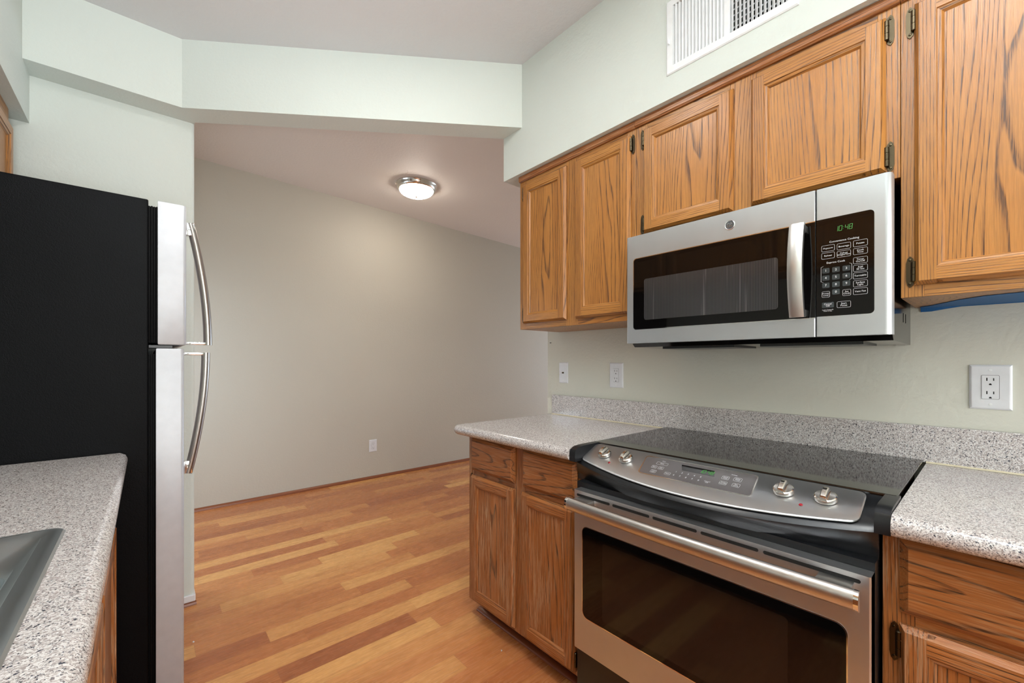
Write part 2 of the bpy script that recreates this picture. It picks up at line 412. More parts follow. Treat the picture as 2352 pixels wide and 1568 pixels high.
struct('wall_header', bm, 'kitchen')
VY0, VY1, VZ0, VZ1 = 0.395, 0.762, 2.272, 2.488      # duct opening behind the grille
bm = B()
for (y0, y1, z0, z1) in ((-2.35, VY0, 2.160, 2.95), (VY1, 1.7156, 2.160, 2.95), (VY0, VY1, 2.160, VZ0), (VY0, VY1, VZ1, 2.95)):
    box(bm, 1.435, 1.7701, y0, y1, z0, z1)
bmesh.ops.remove_doubles(bm, verts=bm.verts[:], dist=1e-5)
struct('wall_soffit_right', bm, 'kitchen')
bm = B(); box(bm, 1.47, 1.70, VY0 - 0.001, VY1 + 0.001, VZ0 - 0.001, VZ1 + 0.001)
bm.faces.ensure_lookup_table()
bmesh.ops.delete(bm, geom=[f for f in bm.faces if all(v.co.x < 1.48 for v in f.verts)], context='FACES')
struct('trim_4', bm, 'dark')
bm = B(); box(bm, -0.7101, -0.363, -2.35, 2.6205, 2.190, ZK + 0.01); struct('wall_soffit_left', bm, 'kitchen')

def quarter(bm, path_axis, a, b, x, y, sx, sy, r=0.018, h=0.020):
    """shoe moulding: quarter round against a wall line"""
    pts = [(0, 0)] + [(r * math.cos(i * PI / 12), h * math.sin(i * PI / 12)) for i in range(7)]
    if path_axis == 'x': prism(bm, [(y + sy * p, q) for p, q in pts], 'x', a, b)
    else: prism(bm, [(x + sx * p, q) for p, q in pts], 'y', a, b)
bm = B(); quarter(bm, 'x', -0.86, 7.2, 0, 4.21, 0, -1, 0.02, 0.026); struct('baseboard_far', bm, 'mould', smooth=True)
bm = B(); quarter(bm, 'x', -0.70, 0.19, 0, 2.62, 0, -1, 0.016, 0.016); struct('baseboard_stub', bm, 'mould', smooth=True)
bm = B(); box(bm, 0.02, 0.187, 2.612, 2.70, 0.016, 0.05, 0.004); struct('trim_1', bm, 'white')
# window frames and panes (behind and beside the camera, and in the dining room)
def window(name, axis, pos, a0, a1, z0, z1, th=0.05):
    bm = B(); f = 0.05
    for (p0, p1, q0, q1) in ((a0, a1, z0, z0 + f), (a0, a1, z1 - f, z1), (a0, a0 + f, z0 + f, z1 - f), (a1 - f, a1, z0 + f, z1 - f), ((a0 + a1) / 2 - 0.02, (a0 + a1) / 2 + 0.02, z0 + f, z1 - f)):
        if axis == 'x': box(bm, pos, pos + th, p0, p1, q0, q1)
        else: box(bm, p0, p1, pos, pos + th, q0, q1)
    return struct(name, bm, 'white')
window('window_1', 'y', -2.30, -0.4, 1.5, 0.8, 2.3)
window('window_2', 'x', 7.22, 1.85, 3.95, 0.15, 1.85)

# ------------------------------------------------------------------ cabinet joinery
CH = 0.009
def door_mesh(bm, y0, y1, z0, z1, xb, s, th=0.019, wd=0.054, mz=0, my=1):
    """frame of a flat-panel door; xb = back plane, s = -1 faces -x, +1 faces +x"""
    bev = lambda d: CH * max(0.0, (d - 0.006) / (th - 0.006))
    prof = [(0, 0), (0, 0.006), (CH, th), (wd - 0.014, th), (wd - 0.0125, th - 0.003), (wd - 0.009, th - 0.0035), (wd - 0.005, th - 0.0045), (wd - 0.001, th - 0.010), (wd, th - 0.011), (wd, 0)]
    X = lambda d: xb + s * d
    for a, sg in ((y0, 1), (y1, -1)):
        loft(bm, [[(X(d), a + sg * p, z0 + bev(d)) for p, d in prof], [(X(d), a + sg * p, z1 - bev(d)) for p, d in prof]], mat=mz)
    e = wd - 0.014
    for a, sg in ((z0, 1), (z1, -1)):
        loft(bm, [[(X(d), y0 + e, a + sg * p) for p, d in prof], [(X(d), y1 - e, a + sg * p) for p, d in prof]], mat=my)

def hinge(parent, y, z, xf, s, side, label=None):
    """decorative brass hinge: leaf on the face frame, barrel at the door edge. side=+1: leaf on the +y side"""
    bm = B(); n = 14
    leaf = [(0.0, -0.034), (0.006, -0.040), (0.011, -0.034), (0.0135, -0.022), (0.0135, 0.022), (0.011, 0.034), (0.006, 0.040), (0.0, 0.034), (-0.002, 0.022), (-0.002, -0.022)]
    loft(bm, [[(xf + s * 0.0002, y + side * p, z + q) for p, q in leaf], [(xf + s * 0.0026, y + side * p, z + q) for p, q in leaf]])
    for q in (-0.030, 0.030):
        fr = (Vector((xf + s * 0.0026, y + side * 0.006, z + q)), Vector((0, 1, 0)), Vector((0, 0, 1)), Vector((s, 0, 0)))
        lathe(bm, [(0.0034, 0), (0.0030, 0.0012), (0.0014, 0.0018)], 0, 0, 10, frame=fr)
    bx, by = xf + s * 0.007, y - side * 0.001
    prof = [(0.003, -0.026), (0.005, -0.0245), (0.0052, -0.009), (0.0043, -0.0085), (0.0043, -0.0078), (0.0052, -0.0072), (0.0052, 0.0085), (0.0043, 0.009), (0.0043, 0.0097), (0.0052, 0.0103), (0.005, 0.0245), (0.003, 0.026)]
    lathe(bm, [(r, z + q) for r, q in prof], bx, by, n)
    o = obj('hinge', bm, 'brass', parent, True)
    return o

def door(parent, y0, y1, z0, z1, xb, s, mats, hinges=(), wd=0.054):
    bm = B(); door_mesh(bm, y0, y1, z0, z1, xb, s, wd=wd)
    d = obj('door', bm, [mats[0], mats[1]], parent, False)
    bm = B(); box(bm, xb + s * 0.001, xb + s * 0.0085, y0 + wd - 0.004, y1 - wd + 0.004, z0 + wd - 0.004, z1 - wd + 0.004)
    obj('panel', bm, mats[2], d)
    for hy, hz, side in hinges: hinge(d, hy, hz, xb, s, side)
    return d

def drawer(parent, y0, y1, z0, z1, xb, s, mat, th=0.019):
    c = 0.013; bm = B(); X = lambda d: xb + s * d
    loft(bm, [[(X(d), y0 + k, z0 + k), (X(d), y1 - k, z0 + k), (X(d), y1 - k, z1 - k), (X(d), y0 + k, z1 - k)] for d, k in ((0, 0), (0.006, 0), (th - 0.002, c - 0.001), (th, c + 0.001))])
    return obj('drawer', bm, mat, parent)

def frame_bars(bm, bars, x0, x1):
    for (y0, y1, z0, z1, m) in bars: box(bm, x0, x1, y0, y1, z0, z1, 0.0008, m, 1)

# ---- upper cabinets, right wall.  frame face x=1.468, doors 1.449
XF, XB = 1.468, 1.7685
UP = ('oz', 'oy', 'oz')
def upper(name, label, y0, y1, z0, stiles, rails_top=2.075, group='oak wall cabinets over the range wall'):
    t = thing(name, label, 'cabinet', (XB, (y0 + y1) / 2, z0), group)
    bm = B(); box(bm, XF + 0.019, XB, y0, y1, z0, 2.158); obj('carcass', bm, 'oz', t)
    bm = B(); bars = []
    for a, b in stiles: bars.append((a, b, z0, 2.158, 0))
    ss = sorted(stiles)
    for (a, b), (c, d) in zip(ss, ss[1:]):
        bars.append((b, c, 2.088, 2.158, 1)); bars.append((b, c, z0, z0 + 0.045, 1))
    frame_bars(bm, bars, XF, XF + 0.019)
    obj('face_frame', bm, ['oz', 'oy'], t)
    bm = B()                                # scribe moulding under the soffit
    prism(bm, [(XF, 2.158), (XF - 0.011, 2.158), (XF - 0.011, 2.136), (XF - 0.006, 2.130), (XF, 2.130)], 'y', y0, y1)
    obj('top_moulding', bm, 'ly', t)
    return t
c1 = upper('wall_cabinet', 'two-door oak wall cabinet at the far end, left of the microwave', 0.9365, 1.621, 1.371, [(0.9365, 0.975), (1.235, 1.305), (1.575, 1.621)])
door(c1, 1.298, 1.588, 1.400, 2.108, XF, -1, UP, [(1.590, 2.065, 1), (1.590, 1.443, 1)])
door(c1, 0.957, 1.242, 1.400, 2.108, XF, -1, UP, [(0.954, 2.072, -1), (0.954, 1.443, -1)])
c2 = upper('wall_cabinet', 'short two-door oak wall cabinet directly above the microwave', 0.1608, 0.9355, 1.683, [(0.1608, 0.205), (0.50, 0.58), (0.885, 0.9355)])
door(c2, 0.568, 0.898, 1.705, 2.108, XF, -1, UP, [(0.9005, 2.072, 1), (0.9005, 1.740, 1)])
door(c2, 0.188, 0.513, 1.705, 2.108, XF, -1, UP, [(0.1855, 2.072, -1), (0.1855, 1.742, -1)])
c3 = upper('wall_cabinet', 'tall oak wall cabinet with blue tape beneath, right of the microwave', -0.52, 0.1598, 1.371, [(-0.52, -0.47), (-0.21, -0.15), (0.117, 0.1598)])
door(c3, -0.165, 0.134, 1.400, 2.108, XF, -1, UP, [(0.1365, 2.068, 1), (0.1365, 1.435, 1)])
door(c3, -0.49, -0.195, 1.400, 2.108, XF, -1, UP)

# ---- cabinet over the refrigerator, left wall
t = thing('wall_cabinet', 'oak wall cabinet above the black refrigerator under the left soffit', 'cabinet', (-0.7085, 2.15, 1.80))
bm = B(); box(bm, -0.7085, -0.422, 1.75, 2.520, 1.80, 2.188); obj('carcass', bm, 'oz', t)
bm = B(); frame_bars(bm, [(1.75, 1.80, 1.80, 2.188, 0), (2.462, 2.520, 1.80, 2.188, 0), (1.80, 2.462, 2.10, 2.188, 1), (1.80, 2.462, 1.80, 1.84, 1)], -0.422, -0.403); obj('face_frame', bm, ['oz', 'oy'], t)
door(t, 1.78, 2.485, 1.82, 2.108, -0.403, 1, UP)
# its neighbour over the sink, mirrored in the microwave glass
t = thing('wall_cabinet', 'oak wall cabinet over the sink, seen only as a brown reflection in the microwave glass', 'cabinet', (-0.7085, 0.97, 1.80))
bm = B(); box(bm, -0.7085, -0.422, 0.20, 1.745, 1.80, 2.188); obj('carcass', bm, 'oz', t)
bm = B(); frame_bars(bm, [(a - 0.025, a + 0.025, 1.80, 2.188, 0) for a in (0.225, 0.9725, 1.72)] + [(a, b, z0, z1, 1) for a, b in ((0.25, 0.9475), (0.9975, 1.695)) for z0, z1 in ((2.10, 2.188), (1.80, 1.84))], -0.422, -0.403); obj('face_frame', bm, ['oz', 'oy'], t)
door(t, 0.23, 0.96, 1.82, 2.108, -0.403, 1, UP); door(t, 0.985, 1.715, 1.82, 2.108, -0.403, 1, UP)

# ---- base cabinets, right side.  frame face x=1.155, doors 1.136
XL = 1.155
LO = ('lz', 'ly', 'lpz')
def base(name, label, y0, y1, bars, group='oak base cabinets beside the range'):
    t = thing(name, label, 'cabinet', (1.45, (y0 + y1) / 2, 0.0), group)
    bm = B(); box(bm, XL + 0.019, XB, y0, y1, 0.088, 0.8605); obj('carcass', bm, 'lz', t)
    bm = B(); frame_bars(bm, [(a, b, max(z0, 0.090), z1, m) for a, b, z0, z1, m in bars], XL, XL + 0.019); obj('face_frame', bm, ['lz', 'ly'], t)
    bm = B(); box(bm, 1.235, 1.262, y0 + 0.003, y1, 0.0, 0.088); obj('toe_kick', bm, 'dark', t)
    return t
bl = base('base_cabinet', 'worn oak base cabinet with two drawers and two doors, left of the range', 0.957, 1.634,
          [(0.957, 0.990, 0.085, 0.8605, 0), (1.245, 1.31, 0.085, 0.8605, 0), (1.59, 1.634, 0.085, 0.8605, 0)] +
          [(a, b, z0, z1, 1) for a, b in ((0.990, 1.245), (1.31, 1.59)) for z0, z1 in ((0.085, 0.125), (0.665, 0.72), (0.835, 0.8605))])
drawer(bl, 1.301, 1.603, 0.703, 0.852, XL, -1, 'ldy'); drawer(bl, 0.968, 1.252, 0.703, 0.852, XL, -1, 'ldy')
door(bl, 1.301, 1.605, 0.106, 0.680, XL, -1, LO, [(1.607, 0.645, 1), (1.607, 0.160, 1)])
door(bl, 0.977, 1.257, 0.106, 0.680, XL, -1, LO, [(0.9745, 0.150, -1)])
br = base('base_cabinet', 'oak base cabinet with one drawer over a hinged door, right of the range', -0.55, 0.154,
          [(0.105, 0.154, 0.085, 0.8605, 0), (-0.22, -0.16, 0.085, 0.8605, 0), (-0.55, -0.50, 0.085, 0.8605, 0)] +
          [(a, b, z0, z1, 1) for a, b in ((-0.16, 0.105), (-0.50, -0.22)) for z0, z1 in ((0.085, 0.125), (0.665, 0.72), (0.835, 0.8605))])
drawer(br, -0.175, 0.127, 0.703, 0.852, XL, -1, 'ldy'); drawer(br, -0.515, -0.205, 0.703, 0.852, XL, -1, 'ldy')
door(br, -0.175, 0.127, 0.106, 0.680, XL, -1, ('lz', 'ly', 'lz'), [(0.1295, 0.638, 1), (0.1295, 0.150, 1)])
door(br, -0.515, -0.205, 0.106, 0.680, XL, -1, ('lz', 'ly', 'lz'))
bm = B(); quarter(bm, 'y', 0.943, 1.652, 1.2345, 0, -1, 0, 0.026, 0.013); struct('trim_2', bm, 'mould', smooth=True)
bm = B(); quarter(bm, 'y', -0.55, 0.154, 1.2345, 0, -1, 0, 0.026, 0.013); struct('trim_3', bm, 'mould', smooth=True)

# ---- sink base cabinet, left side
t = thing('sink_base_cabinet', 'oak base cabinet under the left countertop with the sink', 'cabinet', (-0.45, 0.4, 0.0))
bm = B()
box(bm, -0.7085, -0.109, 1.862, 1.880, 0.085, 0.8605); box(bm, -0.7085, -0.109, -0.90, -0.882, 0.085, 0.8605)
box(bm, -0.7085, -0.109, -0.882, 1.862, 0.085, 0.103); box(bm, -0.7085, -0.700, -0.882, 1.862, 0.103, 0.8605)
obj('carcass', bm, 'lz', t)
yy = [-0.90, -0.32, 0.26, 0.78, 1.32, 1.880]
bm = B(); bars = []
for y in yy: bars.append((max(-0.90, y - 0.025), min(1.880, y + 0.025), 0.085, 0.8605, 0))
for a, b in zip(yy, yy[1:]):
    for z0, z1 in ((0.085, 0.125), (0.665, 0.72), (0.835, 0.8605)): bars.append((max(a, -0.90) + 0.025 if a > -0.9 else -0.875, b - 0.025 if b < 1.88 else 1.855, z0, z1, 1))
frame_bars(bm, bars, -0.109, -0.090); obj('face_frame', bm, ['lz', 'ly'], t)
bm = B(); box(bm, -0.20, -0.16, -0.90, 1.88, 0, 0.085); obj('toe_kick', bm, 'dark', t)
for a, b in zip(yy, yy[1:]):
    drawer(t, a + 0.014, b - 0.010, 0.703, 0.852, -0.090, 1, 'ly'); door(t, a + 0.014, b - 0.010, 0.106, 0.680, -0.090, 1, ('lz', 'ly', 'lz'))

# ------------------------------------------------------------------ countertops
ZT, ZB = 0.906, 0.862
def nose(front, s, back, n=8):
    """counter cross-section (x,z): rounded front edge. s=-1 front faces -x"""
    r = (ZT - ZB) / 2; cx = front - s * r; cz_ = (ZT + ZB) / 2
    arc = [(cx + s * r * math.sin(i * PI / n), cz_ + r * math.cos(i * PI / n)) for i in range(n + 1)]
    return [(back, ZT)] + arc + [(back, ZB)]
# left of the range: bullnose on the front and on the far end
bm = B(); prism(bm, nose(1.097, -1, 1.7495), 'y', 0.9695, 1.665)
r = 0.022; rings = []
plan = lambda k: [(1.7495, 1.665), (1.7495, 1.685 + k), ] + [(1.140 - (0.021 + k) * math.sin(a), 1.664 + (0.021 + k) * math.cos(a)) for a in [i * PI / 16 for i in range(9)]] + [(1.119 - k, 1.664)]
for i in range(9):
    a = i * PI / 8; k = r * math.sin(a); z = (ZT + ZB) / 2 + r * math.cos(a); rings.append([(x, y, z) for x, y in plan(k)])
loft(bm, rings)
tag(obj('countertop', bm, 'granite', None, True), 'speckled granite countertop with a rounded end, left of the range', 'countertop', 'granite countertops')
bm = B(); prism(bm, nose(1.097, -1, 1.7495), 'y', -0.60, 0.1345)
tag(obj('countertop', bm, 'granite', None, True), 'speckled granite countertop in the lower right corner, right of the range', 'countertop', 'granite countertops')
bm = B(); box(bm, 1.7500, 1.7692, -0.60, 1.664, 0.9065, 1.016, 0.002)
tag(obj('backsplash', bm, 'granite'), 'long low granite backsplash strip running along the wall behind the range', 'backsplash')
bm = B(); prism(bm, [(1.7498, 0.9066), (1.7498, 0.9110), (1.7440, 0.9066)], 'y', 0.975, 1.66); struct('trim_5', bm, 'grout')
bm = B(); prism(bm, [(1.7498, 0.9066), (1.7498, 0.9110), (1.7440, 0.9066)], 'y', -0.60, 0.135); struct('trim_6', bm, 'grout')
# left run with the sink cut-out
SX0, SX1, SY0, SY1 = -0.600, -0.128, 0.31, 1.092       # cut-out
bm = B(); YE = 1.893
prism(bm, nose(-0.045, 1, SX1), 'y', -0.90, YE - 0.012)
prism(bm, [(SX1, ZT), (-0.064, ZT), (-0.050, ZT - 0.008), (-0.046, ZT - 0.022), (-0.050, ZT - 0.036), (-0.064, ZB), (SX1, ZB)], 'y', YE - 0.012, YE)
box(bm, -0.709, SX0, -0.90, YE, ZB, ZT); box(bm, SX0, SX1, SY1, YE, ZB, ZT); box(bm, SX0, SX1, -0.90, SY0, ZB, ZT)
tag(obj('countertop', bm, 'granite', None, True), 'speckled granite countertop at lower left, holding the steel sink', 'countertop', 'granite countertops')

# ---- sink
t = thing('sink', 'dark stainless drop-in kitchen sink set in the left countertop', 'sink', (-0.36, 0.70, ZT))
def loop(k, z, rad, kf=0.0): return [(x, y, z) for x, y in rrect(-0.620 + k, -0.108 - k, 0.290 + k, 1.112 - k - kf, rad, 6)]
bm = B()
rings = [loop(0, ZT + 0.0005, 0.022), loop(0.003, ZT + 0.0040, 0.022), loop(0.009, ZT + 0.0052, 0.020), loop(0.014, ZT + 0.0040, 0.018), loop(0.017, ZT + 0.0028, 0.018),
         loop(0.026, ZT + 0.0026, 0.016, 0.008), loop(0.029, ZT - 0.0015, 0.016, 0.011), loop(0.040, ZT - 0.0060, 0.03, 0.088), loop(0.045, ZT - 0.014, 0.04, 0.094),
         loop(0.054, ZT - 0.10, 0.045, 0.102), loop(0.066, ZT - 0.165, 0.05, 0.110), loop(0.095, ZT - 0.178, 0.06, 0.13)]
loft(bm, rings, caps=False)
last = bm.verts[-28:] if False else None
bm.verts.ensure_lookup_table(); bm.faces.new(bm.verts[-len(rings[-1]):])
obj('basin', bm, 'sink', t, True)
bm = B(); lathe(bm, [(0.045, ZT - 0.1775), (0.045, ZT - 0.174), (0.036, ZT - 0.173), (0.030, ZT - 0.1765), (0.004, ZT - 0.1765)], -0.36, 0.66, 28); obj('drain', bm, 'nickel', t, True)

# ------------------------------------------------------------------ refrigerator
FY = 1.902; FX = 0.0066
fr_ = thing('refrigerator', 'top-freezer refrigerator, black textured side and stainless doors, beside the stub wall', 'refrigerator', (-0.33, 2.25, 0))
bm = B(); box(bm, -0.69, FX, FY, 2.605, 0.03, 1.762, 0.004); obj('case', bm, 'leather', fr_, False)
for xa, xb in ((-0.03, FX - 0.002), (-0.66, -0.60)):
    bm = B(); box(bm, xa, xb, FY + 0.02, 2.58, 0.0, 0.03); obj('foot', bm, 'dark', fr_)
def fdoor(name, x0, x1, z0, z1):
    bm = B()
    pts = [(x0, FY)] + [(x1 - 0.010 + 0.010 * math.sin(i * PI / 10), FY + 0.010 - 0.010 * math.cos(i * PI / 10)) for i in range(6)] + [(x1 - 0.010 + 0.010 * math.cos(i * PI / 10), 2.598 + 0.010 * math.sin(i * PI / 10)) for i in range(6)] + [(x0, 2.608)]
    e = 0.004; cxm, cym = (x0 + x1) / 2, (FY + 2.608) / 2
    def ins(k): return [(cxm + (x - cxm) * (1 - k / (x1 - x0) * 2), cym + (y - cym) * (1 - k / 0.71 * 2)) for x, y in pts]
    loft(bm, [[(x, y, z) for x, y in ins(k)] for k, z in ((e, z0), (e * 0.3, z0 + e * 0.3), (0, z0 + e), (0, z1 - e), (e * 0.3, z1 - e * 0.3), (e, z1))])
    d = obj(name, bm, 'steelv', fr_, True)
    bm = B()
    for k in range(4):
        xx = FX + 0.002 + k * (x0 - FX - 0.004) / 3.0
        box(bm, xx - 0.0025, xx + 0.0025, FY + 0.012 - 0.004 * (k % 2), 2.595, z0 + 0.006, z1 - 0.02, 0.0015)
    box(bm, FX + 0.0005, x0 - 0.0005, FY + 0.018, 2.590, z0 + 0.006, z1 - 0.02)
    obj('gasket', bm, 'rubber', d, True)
    return d
fz = fdoor('freezer_door', 0.0312, 0.1095, 1.2655, 1.764)
fd = fdoor('fresh_food_door', 0.0265, 0.1030, 0.032, 1.2530)
def fhandle(parent, x0, ztip, zin, sg):
    """bowed handle standing off the door; ztip = far end with the bracket, zin = end at the door split"""
    yh = FY + 0.040; n = 18; path = []; wd = []
    for i in range(n + 1):
        u = i / n; z = ztip + (zin - ztip) * u
        path.append((x0 + 0.013 + 0.053 * math.sin(u * PI / 2 * 1.0) ** 0.9, yh, z)); wd.append(0.0135)
    bm = B(); tube(bm, path, wd, 16, 1.2, up=(1, 0, 0))
    h = obj('handle', bm, 'fhandle', parent, True)
    bm = B(); zb = ztip - sg * 0.0; box(bm, x0 - 0.001, x0 + 0.027, yh - 0.014, yh + 0.014, min(zb, zb - sg * 0.046), max(zb, zb - sg * 0.046), 0.003)
    fr = (Vector((x0 + 0.010, yh - 0.014, zb - sg * 0.022)), Vector((1, 0, 0)), Vector((0, 0, 1)), Vector((0, -1, 0)))
    lathe(bm, [(0.0028, 0), (0.0024, 0.001), (0.001, 0.0012)], 0, 0, 10, frame=fr)
    obj('handle_mount', bm, 'chrome', parent, True); bm = B()
    zi = zin; box(bm, x0 - 0.001, x0 + 0.068, yh - 0.013, yh + 0.013, min(zi, zi + sg * 0.010), max(zi, zi + sg * 0.010), 0.002)
    obj('handle_mount', bm, 'chrome', parent, True)
fhandle(fz, 0.1095, 1.712, 1.268, 1)
fhandle(fd, 0.1030, 0.800, 1.240, -1)
bm = B(); box(bm, FX, 0.072, FY + 0.02, FY + 0.05, 1.2540, 1.2645, 0.001); obj('hinge', bm, 'black', fr_)

# ------------------------------------------------------------------ microwave
mw = thing('microwave', 'stainless over-the-range microwave with a black glass door', 'microwave', (1.58, 0.548, 1.265))
MX = 1.388
bm = B()
prism(bm, [(1.424, 1.276), (1.44, 1.262), (1.765, 1.258), (1.765, 1.676), (1.424, 1.676)], 'y', 0.1705, 0.924)
obj('body', bm, 'blackgloss', mw)
for ya, yb in ((0.24, 0.50), (0.58, 0.84)):
    bm = B(); box(bm, 1.50, 1.70, ya, yb, 1.2555, 1.2615); obj('grease_filter', bm, 'black', mw)
for yv in (1.61, 1.655):
    bm = B(); box(bm, yv, yv + 0.006, 0.1699, 0.1708, 1.318, 1.344); obj('side_slot', bm, 'dark', mw)
mp = Plane((MX, 0, 0), (0, -1, 0), (0, 0, 1))        # U runs to the right in the picture; a = -y
bm = B()
pts = [(1.4235, 0.3250), (MX + 0.002, 0.3250), (MX, 0.3270), (MX, 0.9200), (MX + 0.002, 0.9250), (MX + 0.006, 0.927), (1.4235, 0.927)]
prism(bm, pts, 'z', 1.2755, 1.678)
md = obj('door', bm, 'steel', mw)
# glass with a bright edge bead
bm = B(); g0 = rrect(-0.897, -0.3252, 1.326, 1.5935, 0.012, 6, (0, 1, 1, 0)); mp.plate(bm, g0, -0.001, 0.0006); obj('glass_trim', bm, 'chrome', md)
bm = B(); g1 = rrect(-0.8945, -0.3252, 1.3285, 1.591, 0.011, 6, (0, 1, 1, 0)); mp.plate(bm, g1, -0.0005, 0.0012); obj('glass', bm, 'blackglass', md)
bm = B(); mp.plate(bm, rrect(-0.851, -0.415, 1.360, 1.511, 0.008, 5), 0.0010, 0.0015); obj('viewing_window', bm, 'perf', md)
# badge
bm = B(); fr = (mp.at(-0.549, 1.637, 0), mp.U, mp.V, mp.N)
lathe(bm, [(0.0155, -0.001), (0.0155, 0.0016), (0.0140, 0.0026), (0.0128, 0.0022), (0.0124, 0.0012), (0.0005, 0.0012)], 0, 0, 40, frame=fr)
for f in bm.faces:
    if all((v.co - fr[0]).length < 0.01255 for v in f.verts): f.material_index = 1
bp = Plane(mp.at(-0.549, 1.637, 0.0012), (0, -1, 0), (0, 0, 1))
def curl(bm, pl, pts, rr):
    tube(bm, [pl.at(a, b, 0.0006) for a, b in pts], rr, 6, up=tuple(pl.N))
arc = lambda cx, cy, r, a0, a1, n=12: [(cx + r * math.cos(math.radians(a0 + (a1 - a0) * i / n)), cy + r * math.sin(math.radians(a0 + (a1 - a0) * i / n))) for i in range(n + 1)]
curl(bm, bp, arc(-0.0038, 0.0026, 0.0032, 20, 300) + arc(-0.0030, -0.0026, 0.0030, 60, -250), 0.00055)
curl(bm, bp, arc(0.0036, 0.0030, 0.0026, -10, 250) + arc(0.0040, -0.0026, 0.0033, 110, 400), 0.00055)
curl(bm, bp, arc(0.0040, -0.0026, 0.0014, 0, 330), 0.0005)
for q in (45, 135, 225, 315): curl(bm, bp, arc(0.0092 * math.cos(math.radians(q)), 0.0092 * math.sin(math.radians(q)), 0.0022, q + 90, q + 270, 8), 0.0004)
obj('badge', bm, ['chrome', 'badge'], md, True)
# door handle: bowed flattened bar
bm = B(); path = []; N_ = 20
for i in range(N_ + 1):
    u = i / N_; path.append((MX - 0.030 - 0.020 * math.sin(u * PI), 0.3605, 1.330 + u * 0.258))
rings = []
for (x, y, z) in path:
    rings.append([(x + dx, y + dy, z) for dy, dx in ((-0.019, 0.004), (-0.0175, -0.003), (-0.010, -0.0065), (0.0, -0.0075), (0.010, -0.0065), (0.0175, -0.003), (0.019, 0.004), (0.0175, 0.008), (-0.0175, 0.008))])
loft(bm, rings)
for zc in (1.342, 1.576): box(bm, MX - 0.034, MX + 0.0005, 0.345, 0.376, zc - 0.010, zc + 0.010, 0.002)
obj('handle', bm, 'handle', md, True)
# control side
bm = B(); rr_ = 0.014
pts = [(1.4235, 0.3225), (MX + 0.002, 0.3225), (MX, 0.3205)] + [(MX + rr_ - rr_ * math.cos(i * PI / 14), 0.167 + rr_ - rr_ * math.sin(i * PI / 14)) for i in range(8)] + [(1.4235, 0.167)]
prism(bm, pts, 'z', 1.2755, 1.678)
cp = obj('control_panel', bm, 'steel', mw, True)
bm = B(); mp.plate(bm, rrect(-0.3222, -0.2005, 1.3300, 1.5935, 0.010, 6, (1, 0, 0, 1)), -0.0005, 0.0008); obj('panel_glass', bm, 'blackglass', cp)
bm = B(); digits(mp, bm, '10:48', -0.2815, 1.5545, 0.0060, 0.0125, 0.0028, 0.0013, 0.0009); obj('clock_display', bm, 'led', cp)
bm = B(); 
for s_, a, b, z_ in (('Convenience Cooking', -0.262, 1.5285, 0.0070), ('Express Cook', -0.2795, 1.4735, 0.0070), ('Lock Controls\nHold 3 Sec', -0.2965, 1.3455, 0.0042)):
    bm = B(); mp.text(bm, s_, a, b, z_, 0.0011); obj('lettering', bm, 'ivory', cp)
for sg, a in ((1, -0.3115), (-1, -0.2455)):       # brackets round keys 1-6
    bm = B(); mp.plate(bm, [(a + sg * 0.005, 1.4218), (a + sg * 0.005, 1.4212), (a + sg * 0.0003, 1.4240), (a - sg * 0.0003, 1.4240), (a - sg * 0.0003, 1.4630), (a + sg * 0.005, 1.4658), (a + sg * 0.005, 1.4652), (a + sg * 0.0003, 1.4627), (a + sg * 0.0003, 1.4243)], 0.0008, 0.0011)
    obj('key_bracket', bm, 'ivory', cp)
def key(parent, pl, s, a, b, wd, ht, size, outline=True, fill=False, h=0.0008, mats=('ivory', 'gold'), lw=0.0005):
    bm = B()
    o = rrect(a - wd / 2, a + wd / 2, b - ht / 2, b + ht / 2, min(wd, ht) * 0.16, 3)
    if fill: pl.plate(bm, o, h - 0.0004, h + 0.0001, 1)
    if outline:
        i_ = rrect(a - wd / 2 + lw, a + wd / 2 - lw, b - ht / 2 + lw, b + ht / 2 - lw, min(wd, ht) * 0.12, 3); pl.ring(bm, o, i_, h - 0.0002, h + 0.0003, 0)
    pl.text(bm, s, a, b, size, h + 0.0004)
    return obj('key', bm, list(mats), parent)
for s, a, b in (('Popcorn', -0.2960, 1.5130), ('Beverage', -0.2620, 1.5120), ('Potato', -0.2280, 1.5130), ('Reheat', -0.2960, 1.4930), ('Cook\nTime', -0.2280, 1.4925), ('Timer\nOn/Off', -0.2280, 1.4690), ('Add\n30 Sec', -0.2280, 1.4490), ('Turntable', -0.2280, 1.4295), ('Surface\nLight', -0.2280, 1.4090), ('Vent Fan', -0.2280, 1.3890), ('Start\nPause', -0.2620, 1.3585)):
    key(cp, mp, s, a, b, 0.0290, 0.0165, 0.0062)
key(cp, mp, 'Defrost\nWeight/Time', -0.2620, 1.4920, 0.0290, 0.0165, 0.0052)
for k in range(10):
    dgt = str((k + 1) % 10); rw, cl = (k // 3, k % 3) if k < 9 else (3, 1)
    key(cp, mp, dgt, -0.3010 + cl * 0.0222, 1.4530 - rw * 0.0198, 0.0165, 0.0140, 0.0082, False, True)
key(cp, mp, 'Power\nLevel', -0.3010, 1.3890, 0.0175, 0.0160, 0.0058); key(cp, mp, 'Set\nClock', -0.2560, 1.3890, 0.0175, 0.0160, 0.0058)
key(cp, mp, 'Cancel\nOff', -0.2965, 1.3600, 0.0265, 0.0150, 0.0062, False, True)

